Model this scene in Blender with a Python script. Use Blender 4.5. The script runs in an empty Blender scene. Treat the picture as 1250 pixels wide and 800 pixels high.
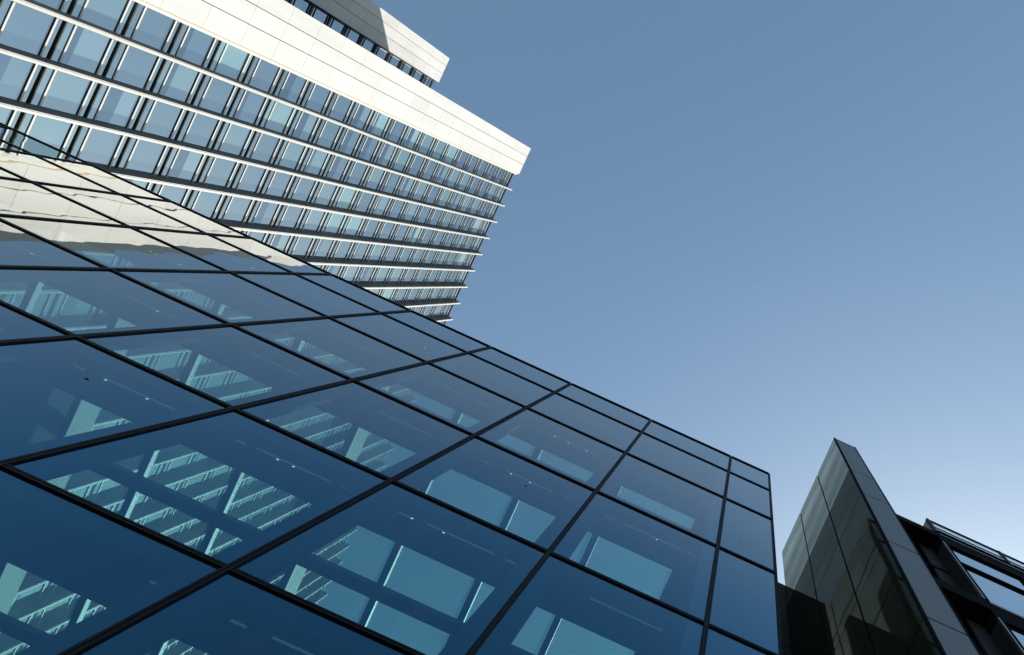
import bpy, bmesh, math, random
from mathutils import Vector, Matrix
random.seed(7)
SC = bpy.context.scene
COL = SC.collection

# ------------------------------------------------------------------ camera
# The photographer stands on the plaza and looks straight up; the frame is
# shifted off the zenith.  X runs along the glass front, Y goes into it.
EYE = 1.6
TH = math.radians(24.504)
cs, sn = math.cos(TH), math.sin(TH)
cam_d = bpy.data.cameras.new('camera')
cam = bpy.data.objects.new('camera', cam_d)
COL.objects.link(cam)
m = Matrix(((cs, -sn, 0, 0), (-sn, -cs, 0, 0), (0, 0, -1, EYE), (0, 0, 0, 1)))
cam.matrix_world = m
cam_d.sensor_width = 36.0
cam_d.lens = 36.0 * 870.0 / 1250.0
cam_d.shift_x = -(923.06 - 625.0) / 1250.0
cam_d.shift_y = -(400.0 - 346.70) / 1250.0
cam_d.clip_start = 0.05
cam_d.clip_end = 5000
SC.camera = cam

# ------------------------------------------------------------------ light
SUN = Vector((1.0, 0.95, 1.31)).normalized()          # towards the sun
ELEV = math.asin(SUN.z)
AZ = math.atan2(SUN.x, SUN.y)                          # from +Y towards +X
world = bpy.data.worlds.new('World')
SC.world = world
world.use_nodes = True
wn = world.node_tree
wn.nodes.clear()
sky = wn.nodes.new('ShaderNodeTexSky')
sky.sky_type = 'NISHITA'
sky.sun_disc = False
sky.sun_elevation = ELEV
sky.sun_rotation = AZ
sky.altitude = 0
sky.air_density = 1.6
sky.dust_density = 1.7
sky.ozone_density = 1.6
bg = wn.nodes.new('ShaderNodeBackground')
bg.inputs['Strength'].default_value = 0.102
wo = wn.nodes.new('ShaderNodeOutputWorld')
wb = wn.nodes.new('ShaderNodeMixRGB'); wb.blend_type = 'MULTIPLY'       # white balance of the sky light
wb.inputs[0].default_value = 1.0; wb.inputs[2].default_value = (0.905, 1.03, 1.025, 1)
wn.links.new(sky.outputs[0], wb.inputs[1]); wn.links.new(wb.outputs[0], bg.inputs[0])
wn.links.new(bg.outputs[0], wo.inputs[0])
sun_d = bpy.data.lights.new('sun', 'SUN')
sun_d.energy = 5.0
sun_d.angle = math.radians(0.53)
sun_d.color = (1.0, 0.955, 0.885)
sun = bpy.data.objects.new('sun', sun_d)
sun.rotation_euler = SUN.to_track_quat('Z', 'Y').to_euler()
sun.location = (40, 30, 150)
COL.objects.link(sun)
vs = SC.view_settings
vs.view_transform = 'Standard'
vs.look = 'None'
vs.exposure = 0.5
vs.gamma = 1.0
vs.use_curve_mapping = False
SC.cycles.max_bounces = 14
SC.cycles.transparent_max_bounces = 24
SC.cycles.glossy_bounces = 5
SC.cycles.caustics_reflective = False
SC.cycles.caustics_refractive = False

# ------------------------------------------------------------------ helpers
class MB:
    """collects boxes / prisms, becomes one mesh object"""
    def __init__(self):
        self.v, self.f, self.mi = [], [], []
    def box(self, x0, x1, y0, y1, z0, z1, mi=0):
        b = len(self.v)
        self.v += [(x, y, z + EYE) for z in (z0, z1) for y in (y0, y1) for x in (x0, x1)]
        for q in ((0, 2, 3, 1), (4, 5, 7, 6), (0, 1, 5, 4), (2, 6, 7, 3), (0, 4, 6, 2), (1, 3, 7, 5)):
            self.f.append(tuple(b + i for i in q)); self.mi.append(mi)
        return self
    def prism(self, pts, z0, z1, mi=0):
        """closed outline (counter clockwise seen from above) extruded in z"""
        b = len(self.v); n = len(pts)
        self.v += [(x, y, z0 + EYE) for x, y in pts] + [(x, y, z1 + EYE) for x, y in pts]
        self.f.append(tuple(b + i for i in reversed(range(n)))); self.mi.append(mi)
        self.f.append(tuple(b + n + i for i in range(n))); self.mi.append(mi)
        for i in range(n):
            j = (i + 1) % n
            self.f.append((b + i, b + j, b + n + j, b + n + i)); self.mi.append(mi)
        return self
    def build(self, name, mats, parent=None, origin=None, bevel=0):
        me = bpy.data.meshes.new(name)
        o3 = Vector(origin) if origin else Vector((0, 0, 0))
        base = o3.copy()
        me.from_pydata([tuple(Vector(p) - base) for p in self.v], [], self.f)
        if not isinstance(mats, (list, tuple)): mats = [mats]
        for mm in mats: me.materials.append(mm)
        me.polygons.foreach_set('material_index', self.mi)
        me.update()
        o = bpy.data.objects.new(name, me)
        COL.objects.link(o)
        o.location = base
        if parent:
            o.parent = parent
            w = Vector((0, 0, 0)); p = parent
            while p: w += p.location; p = p.parent
            o.location = base - w
        if bevel:
            md = o.modifiers.new('bevel', 'BEVEL'); md.width = bevel; md.segments = 2
            md.limit_method = 'ANGLE'
        return o

def thing(name, loc, label, cat, group=None):
    o = bpy.data.objects.new(name, None)
    o.empty_display_size = 1
    o.location = loc
    COL.objects.link(o)
    o['label'] = label; o['category'] = cat
    if group: o['group'] = group
    o['kind'] = 'thing'
    return o

def nodes(name):
    mt = bpy.data.materials.new(name); mt.use_nodes = True
    nt = mt.node_tree; nt.nodes.clear()
    out = nt.nodes.new('ShaderNodeOutputMaterial')
    return mt, nt, out
def N(nt, typ, **kw):
    n = nt.nodes.new('ShaderNode' + typ)
    for k, v in kw.items():
        if k.startswith('i_'):
            key = k[2:]
            key = int(key) if key.isdigit() else key.replace('_', ' ')
            n.inputs[key].default_value = v
        else: setattr(n, k, v)
    return n

def solid(name, col, rough=0.5, spec=0.5, metal=0.0, mottle=0.0, scale=0.6, bump=0.0, island=0.0, streak=None):
    mt, nt, out = nodes(name)
    p = N(nt, 'BsdfPrincipled')
    p.inputs['Roughness'].default_value = rough
    p.inputs['Specular IOR Level'].default_value = spec
    p.inputs['Metallic'].default_value = metal
    L = nt.links.new
    tc = N(nt, 'TexCoord')
    cur = None
    rgb = N(nt, 'RGB'); rgb.outputs[0].default_value = (*col, 1)
    cur = rgb.outputs[0]
    if mottle or streak:
        nz = N(nt, 'TexNoise', i_Scale=scale, i_Detail=5.0, i_Roughness=0.6)
        if streak:
            mp = N(nt, 'Mapping'); mp.inputs['Scale'].default_value = streak
            L(tc.outputs['Object'], mp.inputs[0]); L(mp.outputs[0], nz.inputs['Vector'])
        else:
            L(tc.outputs['Object'], nz.inputs['Vector'])
        mr = N(nt, 'MapRange'); mr.inputs[1].default_value = 0.3; mr.inputs[2].default_value = 0.7
        mr.inputs[3].default_value = 1 - mottle; mr.inputs[4].default_value = 1 + mottle
        L(nz.outputs[0], mr.inputs[0])
        mx = N(nt, 'VectorMath', operation='SCALE')
        L(cur, mx.inputs[0]); L(mr.outputs[0], mx.inputs['Scale'])
        cur = mx.outputs[0]
        rr = N(nt, 'MapRange'); rr.inputs[3].default_value = max(0.02, rough - 0.08); rr.inputs[4].default_value = min(1, rough + 0.08)
        L(nz.outputs[0], rr.inputs[0]); L(rr.outputs[0], p.inputs['Roughness'])
    if island:
        g = N(nt, 'NewGeometry')
        mr = N(nt, 'MapRange'); mr.inputs[3].default_value = 1 - island; mr.inputs[4].default_value = 1 + island * 0.3
        L(g.outputs['Random Per Island'], mr.inputs[0])
        mx = N(nt, 'VectorMath', operation='SCALE')
        L(cur, mx.inputs[0]); L(mr.outputs[0], mx.inputs['Scale'])
        cur = mx.outputs[0]
    L(cur, p.inputs['Base Color'])
    if bump:
        nb = N(nt, 'TexNoise', i_Scale=scale * 8, i_Detail=4.0)
        L(tc.outputs['Object'], nb.inputs['Vector'])
        bp = N(nt, 'Bump', i_Strength=bump, i_Distance=0.02)
        L(nb.outputs[0], bp.inputs['Height']); L(bp.outputs[0], p.inputs['Normal'])
    L(p.outputs[0], out.inputs[0])
    return mt

def clear_glass(name, trans, refl, ior=1.55, wave=0.0, wscale=0.8, tilt=0.0, boost=1.0, dirt=0.0, veil=0.0):
    """a see-through pane: both surfaces' reflection on the face the ray meets first, plain tint on leaving"""
    mt, nt, out = nodes(name)
    L = nt.links.new
    tc = N(nt, 'TexCoord')
    oi = N(nt, 'ObjectInfo')
    g = N(nt, 'NewGeometry')
    nrm = None
    if wave:
        # every pane has its own ripple
        add = N(nt, 'VectorMath', operation='ADD')
        cmb = N(nt, 'CombineXYZ')
        mul = N(nt, 'Math', operation='MULTIPLY', i_1=97.0)
        L(oi.outputs['Random'], mul.inputs[0])
        L(mul.outputs[0], cmb.inputs[0]); L(mul.outputs[0], cmb.inputs[2])
        L(tc.outputs['Object'], add.inputs[0]); L(cmb.outputs[0], add.inputs[1])
        nz = N(nt, 'TexNoise', i_Scale=wscale, i_Detail=2.5, i_Roughness=0.45)
        L(add.outputs[0], nz.inputs['Vector'])
        # ripple -> small offset of the normal
        sub = N(nt, 'VectorMath', operation='SUBTRACT'); sub.inputs[1].default_value = (0.5, 0.5, 0.5)
        L(nz.outputs['Color'], sub.inputs[0])
        sc_ = N(nt, 'VectorMath', operation='SCALE'); sc_.inputs['Scale'].default_value = wave
        L(sub.outputs[0], sc_.inputs[0])
        # pane tilt
        wnz = N(nt, 'TexWhiteNoise', noise_dimensions='1D')
        L(mul.outputs[0], wnz.inputs['W'])
        sub2 = N(nt, 'VectorMath', operation='SUBTRACT'); sub2.inputs[1].default_value = (0.5, 0.5, 0.5)
        L(wnz.outputs['Color'], sub2.inputs[0])
        sc2 = N(nt, 'VectorMath', operation='SCALE'); sc2.inputs['Scale'].default_value = tilt
        L(sub2.outputs[0], sc2.inputs[0])
        a1 = N(nt, 'VectorMath', operation='ADD'); L(sc_.outputs[0], a1.inputs[0]); L(sc2.outputs[0], a1.inputs[1])
        a2 = N(nt, 'VectorMath', operation='ADD'); L(a1.outputs[0], a2.inputs[0]); L(g.outputs['Normal'], a2.inputs[1])
        nn = N(nt, 'VectorMath', operation='NORMALIZE'); L(a2.outputs[0], nn.inputs[0])
        nrm = nn.outputs[0]
    fr = N(nt, 'Fresnel'); fr.inputs['IOR'].default_value = ior
    # 2R/(1+R) for the two faces of the pane
    n2 = N(nt, 'Math', operation='MULTIPLY', i_1=2.0 * boost); L(fr.outputs[0], n2.inputs[0])
    d2 = N(nt, 'Math', operation='ADD', i_1=1.0); L(fr.outputs[0], d2.inputs[0])
    dv = N(nt, 'Math', operation='DIVIDE', use_clamp=True); L(n2.outputs[0], dv.inputs[0]); L(d2.outputs[0], dv.inputs[1])
    inv = N(nt, 'Math', operation='SUBTRACT', i_0=1.0); L(g.outputs['Backfacing'], inv.inputs[1])
    fac = N(nt, 'Math', operation='MULTIPLY'); L(dv.outputs[0], fac.inputs[0]); L(inv.outputs[0], fac.inputs[1])
    tr = N(nt, 'BsdfTransparent'); tr.inputs[0].default_value = (*[t ** 0.5 for t in trans], 1)
    gl = N(nt, 'BsdfGlossy'); gl.inputs['Color'].default_value = (*refl, 1); gl.inputs['Roughness'].default_value = 0.004
    if nrm: L(nrm, gl.inputs['Normal'])
    # the coating's blue fades out at grazing angles
    cr = N(nt, 'MapRange', interpolation_type='SMOOTHSTEP'); cr.inputs[1].default_value = 0.22; cr.inputs[2].default_value = 0.62
    L(dv.outputs[0], cr.inputs[0])
    cm = N(nt, 'MixRGB'); cm.inputs[1].default_value = (*refl, 1); cm.inputs[2].default_value = (1, 1, 0.97, 1)
    L(cr.outputs[0], cm.inputs[0]); L(cm.outputs[0], gl.inputs['Color'])
    mx = N(nt, 'MixShader')
    L(fac.outputs[0], mx.inputs[0]); L(tr.outputs[0], mx.inputs[1]); L(gl.outputs[0], mx.inputs[2])
    last = mx.outputs[0]
    if dirt:
        df = N(nt, 'BsdfDiffuse'); df.inputs[0].default_value = (0.35, 0.42, 0.42, 1)
        nz2 = N(nt, 'TexNoise', i_Scale=2.0, i_Detail=6.0)
        mp = N(nt, 'Mapping'); mp.inputs['Scale'].default_value = (2.2, 1, 0.22)      # rain runs
        pa = N(nt, 'VectorMath', operation='ADD'); L(tc.outputs['Object'], pa.inputs[0])
        pm = N(nt, 'Math', operation='MULTIPLY', i_1=53.0); L(oi.outputs['Random'], pm.inputs[0]); L(pm.outputs[0], pa.inputs[1])
        L(pa.outputs[0], mp.inputs[0]); L(mp.outputs[0], nz2.inputs['Vector'])
        mr = N(nt, 'MapRange'); mr.inputs[1].default_value = 0.35; mr.inputs[2].default_value = 0.75
        mr.inputs[3].default_value = dirt * 0.5; mr.inputs[4].default_value = dirt * 1.6
        L(nz2.outputs[0], mr.inputs[0])
        pr = N(nt, 'MapRange'); pr.inputs[3].default_value = 0.45; pr.inputs[4].default_value = 1.7; L(oi.outputs['Random'], pr.inputs[0])
        pq = N(nt, 'Math', operation='MULTIPLY'); L(mr.outputs[0], pq.inputs[0]); L(pr.outputs[0], pq.inputs[1]); mr = pq
        m2 = N(nt, 'MixShader'); L(mr.outputs[0], m2.inputs[0]); L(last, m2.inputs[1]); L(df.outputs[0], m2.inputs[2])
        last = m2.outputs[0]
    if veil:      # added dust haze, brightens the view through a skylight
        tl = N(nt, 'BsdfTranslucent'); tl.inputs[0].default_value = (0.55, 0.6, 0.55, 1)
        nz3 = N(nt, 'TexNoise', i_Scale=0.7, i_Detail=6.0); L(tc.outputs['Object'], nz3.inputs['Vector'])
        mv = N(nt, 'MapRange'); mv.inputs[1].default_value = 0.3; mv.inputs[2].default_value = 0.7
        mv.inputs[3].default_value = veil * 0.7; mv.inputs[4].default_value = veil * 1.35
        L(nz3.outputs[0], mv.inputs[0])
        m5 = N(nt, 'MixShader'); L(mv.outputs[0], m5.inputs[0]); L(last, m5.inputs[1]); L(tl.outputs[0], m5.inputs[2])
        last = m5.outputs[0]
    L(last, out.inputs[0])
    return mt

def mirror_glass(name, base, refl, f0=0.25, f1=0.9, wave=0.01, wscale=0.6, rough=0.01, island=0.25, p=3.0, streak=None):
    """coated pane in front of a dark room: sky mirror over a dim interior"""
    mt, nt, out = nodes(name)
    L = nt.links.new
    tc = N(nt, 'TexCoord'); g = N(nt, 'NewGeometry')
    df = N(nt, 'BsdfDiffuse')
    rgb = N(nt, 'RGB'); rgb.outputs[0].default_value = (*base, 1)
    mr = N(nt, 'MapRange'); mr.inputs[3].default_value = 1 - island; mr.inputs[4].default_value = 1 + island
    L(g.outputs['Random Per Island'], mr.inputs[0])
    sc_ = N(nt, 'VectorMath', operation='SCALE'); L(rgb.outputs[0], sc_.inputs[0]); L(mr.outputs[0], sc_.inputs['Scale'])
    L(sc_.outputs[0], df.inputs[0])
    nz = N(nt, 'TexNoise', i_Scale=wscale, i_Detail=2.0)
    # offset ripple per island so neighbouring panes do not share one wave
    cmb = N(nt, 'CombineXYZ'); ml = N(nt, 'Math', operation='MULTIPLY', i_1=61.0)
    L(g.outputs['Random Per Island'], ml.inputs[0])
    for i in range(3): L(ml.outputs[0], cmb.inputs[i])
    ad = N(nt, 'VectorMath', operation='ADD'); L(tc.outputs['Object'], ad.inputs[0]); L(cmb.outputs[0], ad.inputs[1])
    L(ad.outputs[0], nz.inputs['Vector'])
    sb = N(nt, 'VectorMath', operation='SUBTRACT'); sb.inputs[1].default_value = (.5, .5, .5); L(nz.outputs['Color'], sb.inputs[0])
    s2 = N(nt, 'VectorMath', operation='SCALE'); s2.inputs['Scale'].default_value = wave; L(sb.outputs[0], s2.inputs[0])
    a2 = N(nt, 'VectorMath', operation='ADD'); L(s2.outputs[0], a2.inputs[0]); L(g.outputs['Normal'], a2.inputs[1])
    nn = N(nt, 'VectorMath', operation='NORMALIZE'); L(a2.outputs[0], nn.inputs[0])
    gl = N(nt, 'BsdfGlossy'); gl.inputs['Color'].default_value = (*refl, 1); gl.inputs['Roughness'].default_value = rough
    L(nn.outputs[0], gl.inputs['Normal'])
    lw = N(nt, 'LayerWeight'); lw.inputs[0].default_value = 0.5
    pw = N(nt, 'Math', operation='POWER', i_1=p); L(lw.outputs['Facing'], pw.inputs[0])
    mr2 = N(nt, 'MapRange'); mr2.inputs[3].default_value = f0; mr2.inputs[4].default_value = f1; L(pw.outputs[0], mr2.inputs[0])
    if streak:
        mp = N(nt, 'Mapping'); mp.inputs['Scale'].default_value = streak
        L(ad.outputs[0], mp.inputs[0])
        n3 = N(nt, 'TexNoise', i_Scale=1.0, i_Detail=4.0, i_Roughness=0.55); L(mp.outputs[0], n3.inputs['Vector'])
        m3 = N(nt, 'MapRange'); m3.inputs[1].default_value = 0.32; m3.inputs[2].default_value = 0.68; m3.inputs[3].default_value = 0.6; m3.inputs[4].default_value = 1.35
        L(n3.outputs[0], m3.inputs[0])
        m4 = N(nt, 'Math', operation='MULTIPLY', use_clamp=True); L(mr2.outputs[0], m4.inputs[0]); L(m3.outputs[0], m4.inputs[1])
        mr2 = m4
    mx = N(nt, 'MixShader'); L(mr2.outputs[0], mx.inputs[0]); L(df.outputs[0], mx.inputs[1]); L(gl.outputs[0], mx.inputs[2])
    L(mx.outputs[0], out.inputs[0])
    return mt

M = {}
M['white'] = solid('white_cladding', (0.615, 0.605, 0.58), 0.5, 0.3, mottle=0.05, scale=1.1, island=0.07, streak=(1, 1, 0.12))
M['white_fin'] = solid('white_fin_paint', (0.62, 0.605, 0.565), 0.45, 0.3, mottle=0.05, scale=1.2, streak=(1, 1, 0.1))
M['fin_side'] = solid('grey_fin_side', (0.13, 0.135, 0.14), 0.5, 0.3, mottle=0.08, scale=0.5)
M['tan_trim'] = solid('tan_trim', (0.40, 0.36, 0.27), 0.6, 0.3)
M['seam'] = solid('seam_backing', (0.14, 0.125, 0.085), 0.8, 0.2)
M['slab'] = solid('dark_slab_edge', (0.022, 0.021, 0.017), 0.5, 0.4, mottle=0.15, scale=0.5)
M['slab_trim'] = solid('olive_slab_trim', (0.16, 0.14, 0.085), 0.5, 0.4)
M['win_a'] = mirror_glass('window_glass', (0.04, 0.06, 0.07), (0.75, 0.90, 0.96), 0.44, 0.30, 0.02, 0.5)
M['win_b'] = mirror_glass('window_glass_blind_half', (0.10, 0.155, 0.165), (0.75, 0.90, 0.96), 0.40, 0.28, 0.02, 0.5)
M['win_c'] = mirror_glass('window_glass_blind_down', (0.17, 0.28, 0.28), (0.75, 0.90, 0.96), 0.36, 0.28, 0.03, 0.7)
M['win_d'] = mirror_glass('window_glass_bare', (0.025, 0.038, 0.055), (0.64, 0.78, 0.89), 0.38, 0.26, 0.02, 0.5)
M['frame_blk'] = solid('black_window_gasket', (0.03, 0.032, 0.034), 0.4, 0.5)
M['roofgravel'] = solid('roof_membrane', (0.2, 0.2, 0.19), 0.9, 0.2, mottle=0.2)
M['glass'] = clear_glass('facade_glass', (0.35, 0.68, 0.71), (0.25, 0.68, 1.0), 1.52, wave=0.010, wscale=1.1, tilt=0.010, boost=1.5, dirt=0.013)
M['roofglass'] = clear_glass('skylight_glass', (0.38, 0.47, 0.45), (0.9, 1, 1), 1.5, veil=0.045)
M['mullion'] = solid('black_mullion', (0.006, 0.006, 0.007), 0.5, 0.12, mottle=0.2, scale=1.0)
M['groove'] = solid('mullion_groove', (0.03, 0.031, 0.034), 0.4, 0.3)
M['interior'] = solid('dark_navy_soffit', (0.010, 0.024, 0.04), 0.7, 0.1, mottle=0.1, scale=0.8)
M['blind'] = solid('blue_grey_spandrel', (0.09, 0.16, 0.26), 0.8, 0.1, mottle=0.1, scale=0.4)
M['sunlit_steel'] = solid('sunlit_steel', (0.6, 0.64, 0.55), 0.5, 0.4, mottle=0.05, scale=0.7)
M['girder_shade'] = solid('shade_grey_girder', (0.33, 0.36, 0.31), 0.6, 0.3, mottle=0.12, scale=0.5)  # weaker light on the deep rafters, painted in as a greyer steel
M['dark_steel'] = solid('dark_steel', (0.022, 0.028, 0.034), 0.5, 0.4)
M['leaf'] = solid('dead_leaf', (0.03, 0.025, 0.015), 0.9, 0.1)
M['core'] = solid('grey_core_wall', (0.03, 0.045, 0.06), 0.8, 0.3, mottle=0.08, scale=0.3)
M['stone'] = solid('grey_stone_cap', (0.12, 0.135, 0.15), 0.45, 0.5, mottle=0.12, scale=1.4, bump=0.1, island=0.12, streak=(1, 1, 0.25))
M['darkglass'] = mirror_glass('dark_panel_glass', (0.028, 0.028, 0.021), (0.66, 0.64, 0.50), 0.06, 0.32, 0.02, 0.5, 0.035, 0.45, 3.0, streak=(1, 0.2, 0.3))
M['sheenpanel'] = mirror_glass('painted_sheen_panel', (0.05, 0.05, 0.04), (1.0, 0.90, 0.66), 0.42, 0.68, 0.04, 0.5, 0.10, 0.3, 2.6, streak=(1, 0.22, 0.7))  # reflected light on the top row, painted in as brighter, warmer reflectivity
M['black'] = solid('black_frame_metal', (0.007, 0.007, 0.007), 0.8, 0.04, mottle=0.2, scale=1)
M['charcoal'] = solid('charcoal_panel', (0.03, 0.031, 0.033), 0.55, 0.2, mottle=0.12, scale=0.9)
M['edge_metal'] = solid('brushed_edge_metal', (0.30, 0.31, 0.32), 0.3, 0.5, metal=0.8)
M['tan_panel'] = solid('tan_parapet_panel', (0.52, 0.46, 0.34), 0.6, 0.3, mottle=0.06)
M['winpane'] = mirror_glass('terrace_window_glass', (0.02, 0.03, 0.035), (0.86, 0.95, 0.98), 0.5, 1.0, 0.012, 0.5, 0.008, 0.2, 2.4)
M['railglass'] = clear_glass('balustrade_glass', (0.7, 0.8, 0.82), (0.95, 1, 1), 1.5)
mt, nt, out = nodes('slot_glow')  # weak glow standing for skylight through slots, not a real fitting
em = N(nt, 'Emission', i_Strength=0.06); em.inputs[0].default_value = (0.62, 0.9, 1.0, 1)
nt.links.new(em.outputs[0], out.inputs[0]); M['lamp'] = mt
mt, nt, out = nodes('speck_glow')  # glow for the added bright specks, no known fitting
em = N(nt, 'Emission', i_Strength=0.9); em.inputs[0].default_value = (1, 0.97, 0.9, 1)
nt.links.new(em.outputs[0], out.inputs[0]); M['speckglow'] = mt

# ------------------------------------------------------------------ ground
def paving():
    mt, nt, out = nodes('plaza_paving'); L = nt.links.new
    p = N(nt, 'BsdfPrincipled', i_Roughness=0.8)
    tc = N(nt, 'TexCoord')
    br = N(nt, 'TexBrick', i_Scale=1.0); br.offset = 0.5
    br.inputs['Color1'].default_value = (0.07, 0.069, 0.066, 1); br.inputs['Color2'].default_value = (0.085, 0.083, 0.08, 1)
    br.inputs['Mortar'].default_value = (0.04,0.04,0.038,1); br.inputs['Mortar Size'].default_value = 0.01
    br.inputs['Brick Width'].default_value = 0.9; br.inputs['Row Height'].default_value = 0.6
    L(tc.outputs['Object'], br.inputs['Vector']); L(br.outputs[0], p.inputs['Base Color']); L(p.outputs[0], out.inputs[0])
    return mt
bm = bmesh.new()
bmesh.ops.create_grid(bm, x_segments=8, y_segments=8, size=2500)
me = bpy.data.meshes.new('ground'); bm.to_mesh(me); bm.free()
me.materials.append(paving())
gr = bpy.data.objects.new('ground', me); COL.objects.link(gr); gr['kind'] = 'structure'

# ------------------------------------------------------------------ the office tower
XF, XG = -42.5, -43.45            # fin fronts, window plane
FLOOR = 3.556
ROOF = 116.0
def slabz(k): return 41.98 + FLOOR * k
KMIN, KMAX = -12, 20
FIN0, FINS, NF = 2.60, 2.893, 27
def finy(k): return FIN0 + FINS * k
YEND = finy(NF - 1) + 0.3

tower = thing('office_tower', (-52, 40, 0), 'tall office tower with long white vertical fins, blue windows and a broad white panelled edge', 'tower')
tower_mb = MB()
tower_mb.box(-61.55, XG - 0.45, 2.75, YEND, -EYE, ROOF - 0.25)
tower_mb.box(XG - 0.95, XG - 0.45, -3.0, 2.75, -EYE, ROOF - 0.25)
tower_mb.build('body', M['slab'], tower)
MB().box(-61.4, XG - 0.5, 2.9, YEND - 0.2, ROOF - 0.25, ROOF - 0.1).build('roof', M['roofgravel'], tower)

# broad white edge: three columns of panels
def cladding(x_front, x_back, cols, z0, z1, phase, h, parent, name, gap=0.022):
    b = MB()
    b.box(x_back, x_front - 0.05, cols[0] + 0.03, cols[-1] - 0.03, z0, z1 - 0.03, 1)
    k0 = math.floor((z0 - phase) / h)
    z = phase + k0 * h
    while z < z1 - 0.01:
        a, t = max(z, z0), min(z + h, z1)
        if t - a > 0.05:
            for i in range(len(cols) - 1):
                e = gap * 1.35 if 0 < i else 0
                e2 = gap * 1.35 if i < len(cols) - 2 else 0
                b.box(x_front - 0.06, x_front, cols[i] + e, cols[i + 1] - e2, a + gap * 0.42, t - (gap * 0.42 if t < z1 else 0), 0)
                if i == 0:   # returns at the two edges
                    b.box(x_back, x_front - 0.062, cols[0], cols[0] + 0.028, a + gap * .35, t - gap * .35, 0)
                if i == len(cols) - 2:
                    b.box(x_back, x_front - 0.062, cols[-1] - 0.028, cols[-1], a + gap * .35, t - gap * .35, 0)
        z += h
    return b.build(name, [M['white'], M['seam']], parent)
cladding(XF, XF - 0.34, [-4.83, -3.41, -1.94, -0.24], -EYE, ROOF, 56.72, 3.54, tower, 'white_cladding')
MB().box(XG - 0.1, XF - 0.10, -0.235, -0.16, -EYE, ROOF - 0.2).build('edge_trim', M['tan_trim'], tower)
MB().box(XG - 0.1, XF - 0.25, -0.158, 0.05, -EYE, ROOF - 0.2).build('edge_trim', M['white_fin'], tower)

# fins
for k in range(NF):
    y = finy(k)
    b = MB()
    # tapering blade, its front stepped by two grooves
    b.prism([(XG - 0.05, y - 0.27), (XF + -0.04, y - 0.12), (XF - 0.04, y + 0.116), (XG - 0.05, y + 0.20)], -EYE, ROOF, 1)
    b.box(XF - 0.039, XF + 0.0, y - 0.115, y - 0.058, -EYE, ROOF, 0)
    b.box(XF - 0.039, XF + 0.03, y - 0.046, y + 0.046, -EYE, ROOF, 0)
    b.box(XF - 0.039, XF + 0.0, y + 0.058, y + 0.112, -EYE, ROOF, 0)
    b.box(XF - 0.039, XF - 0.025, y - 0.058, y - 0.046, -EYE, ROOF, 2)
    b.box(XF - 0.039, XF - 0.025, y + 0.046, y + 0.058, -EYE, ROOF, 2)
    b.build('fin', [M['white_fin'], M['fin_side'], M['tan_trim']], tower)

# dark bands at the floor slabs
for k in range(KMIN, KMAX + 1):
    z = slabz(k)
    b = MB()
    b.box(XG - 0.5, XG - 0.22, -0.1, YEND, z - 0.15, z + 0.16, 0)
    b.box(XG - 0.219, XG - 0.02, -0.1, YEND, z + 0.115, z + 0.16, 1)
    b.build('slab_edge', [M['slab'], M['slab_trim']], tower)
MB().box(XG - 0.5, XG + 0.12, -0.1, YEND, ROOF - 0.22, ROOF - 0.02).build('roof_edge', M['slab'], tower)

wr = random.Random(3)
def window_geo(y0, y1, k, xg=XG, rear=False):
    """glass + gaskets and the two white bars of one window between two fins and two slabs"""
    za, zb = slabz(k) + 0.161, slabz(k + 1) - 0.151
    b1, b2 = slabz(k) + 0.64, slabz(k + 1) - 0.50
    if k == KMAX: zb, b2 = ROOF - 0.23, ROOF - 1.0
    g = MB(); w = MB()
    g.box(xg - 0.06, xg, y0, y1, za, b1 - 0.05, 0)
    # the wide pane: room glass below, blind behind its middle, a bare strip on top
    c0, c1 = b1 + 0.05, b2 - 0.05
    low = wr.choice((0.0, 0.0, 0.0, 0.22, 0.45))
    za_, zb_ = c0 + (c1 - c0) * low, c1 - wr.choice((0.10, 0.16, 0.2))
    if low: g.box(xg - 0.08, xg - 0.02, y0, y1, c0, za_, 2)
    g.box(xg - 0.08, xg - 0.02, y0, y1, za_, zb_, 0)
    g.box(xg - 0.08, xg - 0.02, y0, y1, zb_, c1, 2)
    g.box(xg - 0.06, xg, y0, y1, b2 + 0.05, zb, 0)
    for bz in (b1, b2):
        g.box(xg - 0.06, xg + 0.012, y0, y1, bz - 0.05, bz + 0.05, 1)
        w.box(xg + 0.013, xg + 0.06, y0 + 0.02, y1 - 0.02, bz - 0.046, bz + 0.066, 0)
    return g, w
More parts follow.
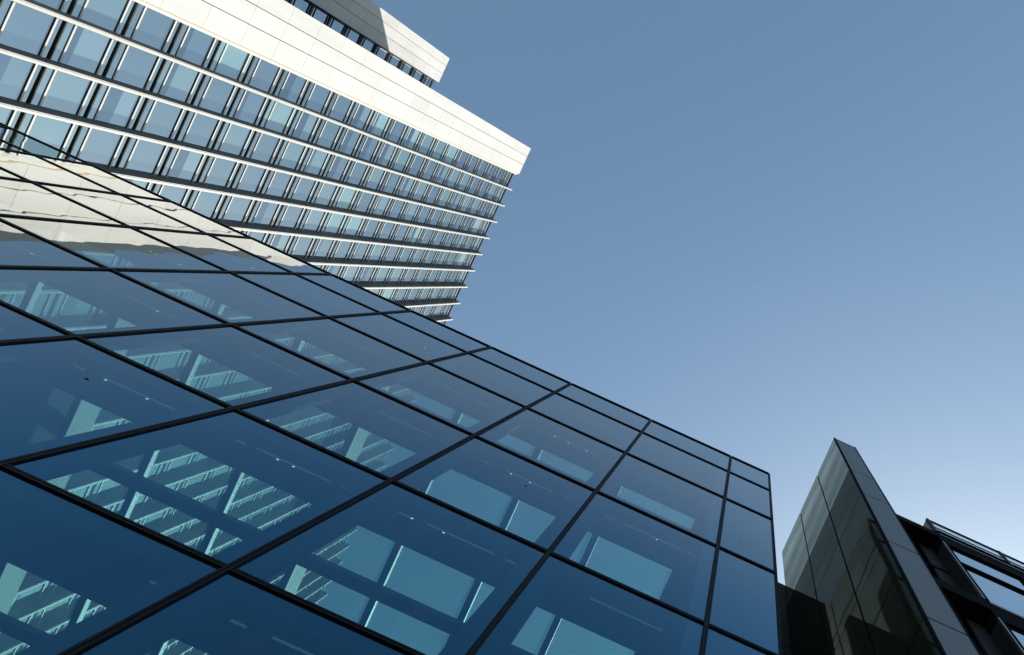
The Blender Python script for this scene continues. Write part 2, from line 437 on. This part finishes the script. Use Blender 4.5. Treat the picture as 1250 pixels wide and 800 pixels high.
# pick the hundred windows that show largest
cand = []
wins = [(kb, k) for kb in range(-1, NF - 1) for k in range(KMIN, KMAX + 1)]
for kb, k in wins:
    y = finy(kb) + 1.45 if kb >= 0 else 1.3
    z = slabz(k) + 1.8
    a, b_ = XG / z, y / z
    px = 923.06 + 870 * (a * cs - b_ * sn); py = 346.7 + 870 * (a * sn + b_ * cs)
    vis = -25 < px < 1250 and -25 < py < 800 and b_ < 0.236
    cand.append((z if vis else 1e4 + z, kb, k))
cand.sort()
chosen = set((c[1], c[2]) for c in cand[:100])
rest_g = {0: MB(), 1: MB(), 2: MB()}; rest_w = MB()
rng = random.Random(11)
wcol = ['win_a', 'win_b', 'win_c']
manual = {}
def merge(dst, src):
    o = len(dst.v); dst.v += src.v
    dst.f += [tuple(i + o for i in f) for f in src.f]; dst.mi += src.mi
for kb, k in wins:
    y0 = finy(kb) + 0.19 if kb >= 0 else 0.051
    y1 = finy(kb + 1) - 0.26
    g, w = window_geo(y0, y1, k)
    ws = [MB(), MB()]
    for q in (0, 1):
        ws[q].v = w.v[8 * q:8 * q + 8]; ws[q].f = list(w.f[:6]); ws[q].mi = list(w.mi[:6])
    r = rng.random()
    ci = 2 if r < 0.07 else (1 if r < 0.42 else 0)
    if (kb, k) in chosen:
        z = slabz(k) + 1.8
        o = g.build('window', [M[wcol[ci]], M['frame_blk'], M['win_d']], tower)
        for q in (0, 1): ws[q].build('window_bar', M['white_fin'], o)
    else:
        merge(rest_g[ci], g); merge(rest_w, w)
# the many smaller windows
allg = MB()
for ci in range(3):
    s = rest_g[ci]; s.mi = [(ci, 3, 4)[q] for q in s.mi]; merge(allg, s)
o = allg.build('windows', [M['win_a'], M['win_b'], M['win_c'], M['frame_blk'], M['win_d']], tower); o['kind'] = 'stuff'
ow = rest_w.build('window_bars', M['white_fin'], tower); ow['kind'] = 'stuff'

# rear wing: set back, its white edge half in the shade of the tower
XR, XRG = -60.6, -61.6
rear = MB().box(-78, XRG - 0.4, -12.4, 2.7, -EYE, ROOF - 0.3).build('rear_wing', M['slab'], tower)
cladding(XR, XRG - 0.3, [-12.68, -11.36, -9.93, -8.40], -EYE, ROOF, 85.6, 3.56, rear, 'white_cladding')
MB().box(XRG - 0.2, XR - 0.15, -8.395, -8.28, -EYE, ROOF - 0.2).build('edge_trim', M['slab'], rear)
gb = MB(); wb = MB(); sb = MB()
for k in range(0, KMAX + 1):
    for y0, y1 in ((-8.25, -5.5), (-5.3, -2.6)):
        g, w = window_geo(y0, y1, k, XRG)
        merge(gb, g)
        for bz in (slabz(k) + 0.64, slabz(k + 1) - 0.5):
            wb.box(XRG + 0.031, XRG + 0.08, y0, y1, bz - 0.04, bz + 0.04)
for k in range(0, KMAX + 1):
    sb.box(XRG - 0.3, XRG + 0.1, -8.26, 2.7, slabz(k) - 0.17, slabz(k) + 0.19)
sb.box(XRG - 0.3, XRG + 0.1, -8.26, 2.7, ROOF - 0.22, ROOF - 0.05)
o = gb.build('windows', [M['win_a'], M['frame_blk'], M['win_d']], rear); o['kind'] = 'stuff'
o = wb.build('window_bars', M['charcoal'], rear); o['kind'] = 'stuff'
sb.build('slab_edges', M['slab'], rear)

# ------------------------------------------------------------------ the glass building
GY = 5.73
X_R = 3.09
MX = [X_R] + [1.66 - 3.0 * i for i in range(13)]
TZ = [24.34, 22.39, 19.63, 16.00, 12.35, 8.53, 4.75, 0.95]
XL = MX[-1]
gb_ = thing('glass_building', ((X_R + XL) / 2, 20, 0), 'blue glass-fronted atrium building with a black grid of mullions below the white tower', 'building')
for i in range(len(MX) - 1):
    for j in range(len(TZ) - 1):
        if j >= 6: continue
        x1, x0 = MX[i], MX[i + 1]
        c = ((x0 + x1) / 2, GY, (TZ[j] + TZ[j + 1]) / 2 + EYE)
        MB().box(x0 + 0.02, x1 - 0.02, GY, GY + 0.024, TZ[j + 1] + 0.02, TZ[j] - 0.02).build('glass_pane', M['glass'], gb_, origin=c)
MB().box(XL, X_R, GY, GY + 0.024, -EYE + 0.3, TZ[6] - 0.05).build('lobby_glazing', M['glass'], gb_)
for i, x in enumerate(MX):
    w = 0.044 if i else 0.028
    b = MB()
    z1 = TZ[0] + 0.02
    b.box(x - w, x - 0.008, GY - 0.032, GY + 0.045, -EYE, z1, 0)
    b.box(x + 0.008, x + w, GY - 0.032, GY + 0.045, -EYE, z1, 0)
    b.box(x - 0.008, x + 0.008, GY - 0.018, GY + 0.045, -EYE, z1 - 0.01, 1)
    b.build('mullion', [M['mullion'], M['groove']], gb_)
for j, z in enumerate(TZ):
    b = MB()
    for i in range(len(MX) - 1):
        x1, x0 = MX[i] - (0.044 if i else 0.028), MX[i + 1] + 0.044
        if j == 0:
            b.box(x0, x1, GY - 0.035, GY + 0.12, z - 0.025, z + 0.045, 0)
        else:
            b.box(x0, x1, GY - 0.028, GY + 0.043, z - 0.042, z - 0.007, 0)
            b.box(x0, x1, GY - 0.028, GY + 0.043, z + 0.007, z + 0.042, 0)
            b.box(x0, x1, GY - 0.014, GY + 0.043, z - 0.007, z + 0.007, 1)
    b.build('transom', [M['mullion'], M['groove']], gb_)
# pilasters behind every mullion
for i, x in enumerate(MX):
    a, c = (x - 0.33, x + 0.33) if i > 1 else ((x - 0.33, x + 1.43) if i == 1 else (None, None))
    if a is None: continue
    MB().box(a, c, GY + 0.047, GY + 0.16, -EYE, TZ[0] - 0.35).build('pilaster', M['blind' if i == 1 else 'interior'], gb_)
# gallery decks behind every transom
glowr = random.Random(5)
DECKF, DECKB = GY + 0.05, 6.49
for j in range(1, 7):
    zt = TZ[j]
    MB().box(XL + 0.1, X_R - 0.05, DECKF, DECKB, zt - 0.33, zt + 0.02).build('gallery_deck', M['interior'], gb_)
    for i in range(1, len(MX) - 1):
        x1, x0 = MX[i] - 0.4, MX[i + 1] + 0.45
        # a broken line of added glow strips, for skylight through deck slots
        xs = sorted([x0 + glowr.random() * 0.25, x0 + 0.35 + glowr.random() * .25, x1 - 0.25 - glowr.random() * 0.3, x1 - glowr.random() * 0.2])
        b = MB()
        yy = DECKF + 0.175 + glowr.random() * 0.05
        if glowr.random() < 0.85: b.box(xs[1], xs[2], yy, yy + 0.025, zt - 0.345, zt - 0.3305, 0)
        if glowr.random() < 0.6: b.box(x0, x0 + 0.2, yy + 0.02, yy + 0.045, zt - 0.345, zt - 0.3305, 0)
        if glowr.random() < 0.6: b.box(x1 - 0.18, x1, yy, yy + 0.025, zt - 0.345, zt - 0.3305, 0)
        if not b.v: b.box(x0 + 1, x0 + 1.3, yy, yy + 0.025, zt - 0.345, zt - 0.3305, 0)
        for q in range(glowr.choice((0, 0, 0, 1, 2, 3))):
            xx = x0 + glowr.random() * (x1 - x0)
            b.box(xx, xx + 0.04, yy + 0.03, yy + 0.043, zt - 0.35, zt - 0.3305, 1)  # added glowing speck, no known fitting here
        o = b.build('glow_strip', [M['lamp'], M['speckglow']], gb_)
# parapet strip behind the top row
MB().box(XL + 0.1, X_R - 0.05, DECKF, DECKB, TZ[0] - 0.34, TZ[0] - 0.06).build('roof_edge_beam', M['interior'], gb_)
# a few dead leaves stuck on the outside of the panes
sr = random.Random(21)
for x, z, l, a in ((-9.0, 11.2, .08, -.2), (-13.2, 12.75, .16, .1), (2.2, 17.0, .06, 1.3), (-2.6, 14.6, .05, .2)):
    dx, dz = math.cos(a) * l, math.sin(a) * l
    b = MB()
    b.prism([(0, 0)] * 0 or [(x, GY - 0.004), (x + dx, GY - 0.003), (x + dx * .5, GY - 0.012)], z, z + 0.012 + min(abs(dz) * .4, 0.03))
    b.build('stuck_leaf', M['leaf'], gb_)
# glass roof: rafters, purlins, panes
ROOFZ = 24.3
RB = 42.0
for x in MX[1:]:
    deep = 1.0 if abs(x + 10.34) < 0.1 or abs(x + 19.34) < 0.1 or abs(x + 28.34) < .1 else 0.26
    b = MB().box(x - 0.20, x - 0.001, DECKB + 0.001, RB, ROOFZ, ROOFZ + deep, 0)
    b.box(x, x + 0.03, DECKB + 0.001, RB, ROOFZ + 0.02, ROOFZ + deep - 0.02, 1)  # sun side, its light painted in as a face paler than the body
    b.build('rafter', [M['dark_steel'], M['girder_shade' if deep > 0.5 else 'sunlit_steel']], gb_)
for y in (8.55, 14.63, 20.85, 27.0, 33.2):
    MB().box(XL, X_R - 0.1, y, y + 0.42, ROOFZ - 0.25, ROOFZ - 0.003).build('purlin', M['dark_steel'], gb_)
for i in range(1, len(MX) - 1):
    MB().box(MX[i + 1] + 0.04, MX[i] - 0.21, DECKB + 0.05, RB, ROOFZ + 0.08, ROOFZ + 0.10).build('skylight_pane', M['roofglass'], gb_)
MB().box(MX[1] + 0.04, X_R - 0.05, DECKB + 0.01, RB, ROOFZ + 0.02, ROOFZ + 0.2).build('roof_slab', M['interior'], gb_)
# lift core standing in the atrium, back and side walls
MB().box(-21.0, -15.6, 9.6, 12.0, -EYE, 19.4).build('core_wall', M['core'], gb_)
MB().box(XL, X_R, RB, RB + 0.4, -EYE, ROOFZ + 0.3).build('back_wall', M['core'], gb_)
b = MB()
ys = [GY + 0.1 + 3.0 * i for i in range(13)]
for i in range(12):
    for j in range(6):
        b.box(X_R - 0.06, X_R - 0.03, ys[i] + 0.06, ys[i + 1] - 0.06, TZ[j + 1] + 0.06, TZ[j] - 0.06, 0)
b.box(X_R - 0.3, X_R - 0.061, GY + 0.3, RB, -EYE, TZ[0] - 0.001, 1)
b.build('end_wall', [M['win_a'], M['mullion']], gb_)
MB().box(XL - 0.3, XL - 0.08, GY + 0.1, RB, -EYE, ROOFZ).build('end_wall', M['interior'], gb_)

# ------------------------------------------------------------------ dark panelled wing wall on the right
WX0, WX1, WY0, WY1, WZ = 4.95, 5.80, 3.96, 8.60, 26.2
wing = thing('panelled_building', (5.4, 6.3, 0), 'dark glossy panelled block with a grey stone end and sharp top beside the glass corner', 'building')
MB().box(WX0 + 0.04, WX1 - 0.001, WY0 + 0.04, WY1 - 0.03, -EYE, WZ - 0.03).build('wall_core', M['black'], wing)
wy = [WY0 + 0.02, 5.45, 6.95, WY1]
wz = [-EYE, 1.2, 4.85, 8.5, 12.15, 15.78, 19.35, 21.85, WZ]
for i in range(3):
    for j in range(len(wz) - 1):
        g = 0.028
        z1 = wz[j + 1] - (0.014 if j < len(wz) - 2 else 0)
        c = (WX0, (wy[i] + wy[i + 1]) / 2, (wz[j] + z1) / 2 + EYE)
        b = MB().box(WX0, WX0 + 0.03, wy[i] + g, wy[i + 1] - g, wz[j] + 0.014, z1)
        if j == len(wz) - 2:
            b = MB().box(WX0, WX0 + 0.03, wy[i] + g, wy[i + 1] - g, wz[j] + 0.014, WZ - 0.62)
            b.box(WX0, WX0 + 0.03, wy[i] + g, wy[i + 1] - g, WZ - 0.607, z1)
        b.build('dark_panel', M['sheenpanel' if j == len(wz) - 2 else 'darkglass'], wing, origin=c)
for j in range(len(wz) - 1):
    MB().box(WX0 + 0.05, WX1 - 0.03, WY0, WY0 + 0.035, wz[j] + 0.024, wz[j + 1] - (0.024 if j < len(wz) - 2 else 0)).build('stone_panel', M['stone'], wing)
b = MB().box(WX0 - 0.012, WX0 + 0.048, WY0 - 0.012, WY0 + 0.03, -EYE, WZ + 0.004)
b.box(WX1 - 0.028, WX1 + 0.012, WY0 - 0.012, WY0 + 0.03, -EYE, WZ + 0.004)
b.build('corner_trim', M['black'], wing)
MB().box(WX1 + 0.013, WX1 + 0.03, WY0 + 0.0, WY0 + 0.03, -EYE, WZ).build('edge_strip', M['edge_metal'], wing)
# low return wall closing the gap behind
low = thing('low_building', (4.9, 8.9, 0), 'low dark block closing the narrow gap between the glass corner and the panelled building', 'building')
MB().box(3.5, WX0 + 0.6, WY1 + 0.012, WY1 + 0.4, -EYE, 23.4).build('wall', M['charcoal'], low)
for z in (19.35, 15.78, 12.15):
    MB().box(3.51, WX0 + 0.59, WY1 + 0.004, WY1 + 0.011, z - 0.012, z + 0.012).build('joint', M['black'], low)

# ------------------------------------------------------------------ black framed terrace building
TY = 4.6
ter = thing('terrace_building', (13, 7, 0), 'black-framed building with open loggias and sky-reflecting panes at the right edge', 'building')
XE, XW = 8.14, 22.0
slabs = [(20.85, 21.72), (16.08, 17.05), (11.3, 12.27), (6.5, 7.5)]
for a, z in slabs:
    b = MB().box(WX1 + 0.05, XE - 0.07, TY, TY + 1.0, a + 0.42, z - 0.02)
    b.box(XE - 0.07, XW, TY, TY + 3.0, a, z)
    b.build('floor_slab', M['black'], ter)
    MB().box(XE + 0.05, XW, TY - 0.02, TY - 0.002, z - 0.16, z - 0.11).build('slab_trim', M['edge_metal'], ter)
# edge blade with its side panel and metal nosing
lv = [(17.05, 20.85), (12.27, 16.08), (7.5, 11.3)]
for a, z in lv:
    MB().box(XE - 0.05, XE + 0.05, TY + 0.05, 5.02, a + 0.002, z - 0.002).build('side_panel', M['charcoal'], ter)
    b = MB().box(XE - 0.06, XE - 0.02, TY - 0.02, TY + 0.05, a, z, 1)
    b.box(XE - 0.02, XE + 0.10, TY - 0.01, TY + 0.05, a, z, 0)
    b.build('edge_blade', [M['black'], M['edge_metal']], ter)
    zb = a + (z - a) * 0.64
    b = MB().box(7.62, XE - 0.052, 5.02, 5.08, a + 0.002, zb - 0.07)
    b.box(7.62, XE - 0.052, 5.02, 5.08, zb + 0.07, z + 0.4)
    b.build('loggia_panel', M['charcoal'], ter)
    MB().box(WX1 + 0.05, XE - 0.052, 5.0, 5.06, zb - 0.06, zb + 0.06).build('loggia_beam', M['black'], ter)
    xs = [XE + 0.10, 10.67, 13.2, 15.7, 18.2, 20.7]
    for i in range(len(xs) - 1):
        x0, x1 = xs[i] + (0.05 if i else 0), xs[i + 1] - 0.05
        MB().box(x0, x1, TY + 0.06, TY + 0.09, zb + 0.05, z - 0.002).build('window', M['winpane'], ter)
        MB().box(x0, x1, TY + 0.06, TY + 0.09, a + 0.002, zb - 0.05).build('window', M['winpane'], ter)
        MB().box(x0, x1, TY + 0.0, TY + 0.12, zb - 0.05, zb + 0.05).build('window_bar', M['black'], ter)
        MB().box(x1, x1 + 0.10, TY - 0.01, TY + 0.12, a + 0.002, z - 0.002).build('post', M['black'], ter)
# roof balustrade
b = MB().box(XE + 0.0, XW, TY - 0.02, TY + 0.04, 22.78, 22.88)
b.build('top_rail', M['black'], ter)
MB().box(XE, XW, TY - 0.02, TY + 0.05, 21.84, 21.98).build('bottom_rail', M['black'], ter)
for x in (XE, 10.67, 13.2, 15.7):
    MB().box(x - 0.045, x + 0.045, TY - 0.03, TY + 0.06, 21.722, 22.90).build('rail_post', M['charcoal'], ter)
for x0, x1 in ((XE + 0.05, 10.62), (10.72, 13.15), (13.25, 15.65)):
    MB().box(x0, x1, TY, TY + 0.015, 21.99, 22.77).build('balustrade_pane', M['railglass'], ter)
    MB().box(x0, x1, TY - 0.01, TY + 0.03, 22.24, 22.29).build('middle_rail', M['black'], ter)
MB().box(XE - 0.05, XE + 0.02, TY + 0.065, TY + 0.30, 21.722, 22.86).build('parapet_end', M['tan_panel'], ter)
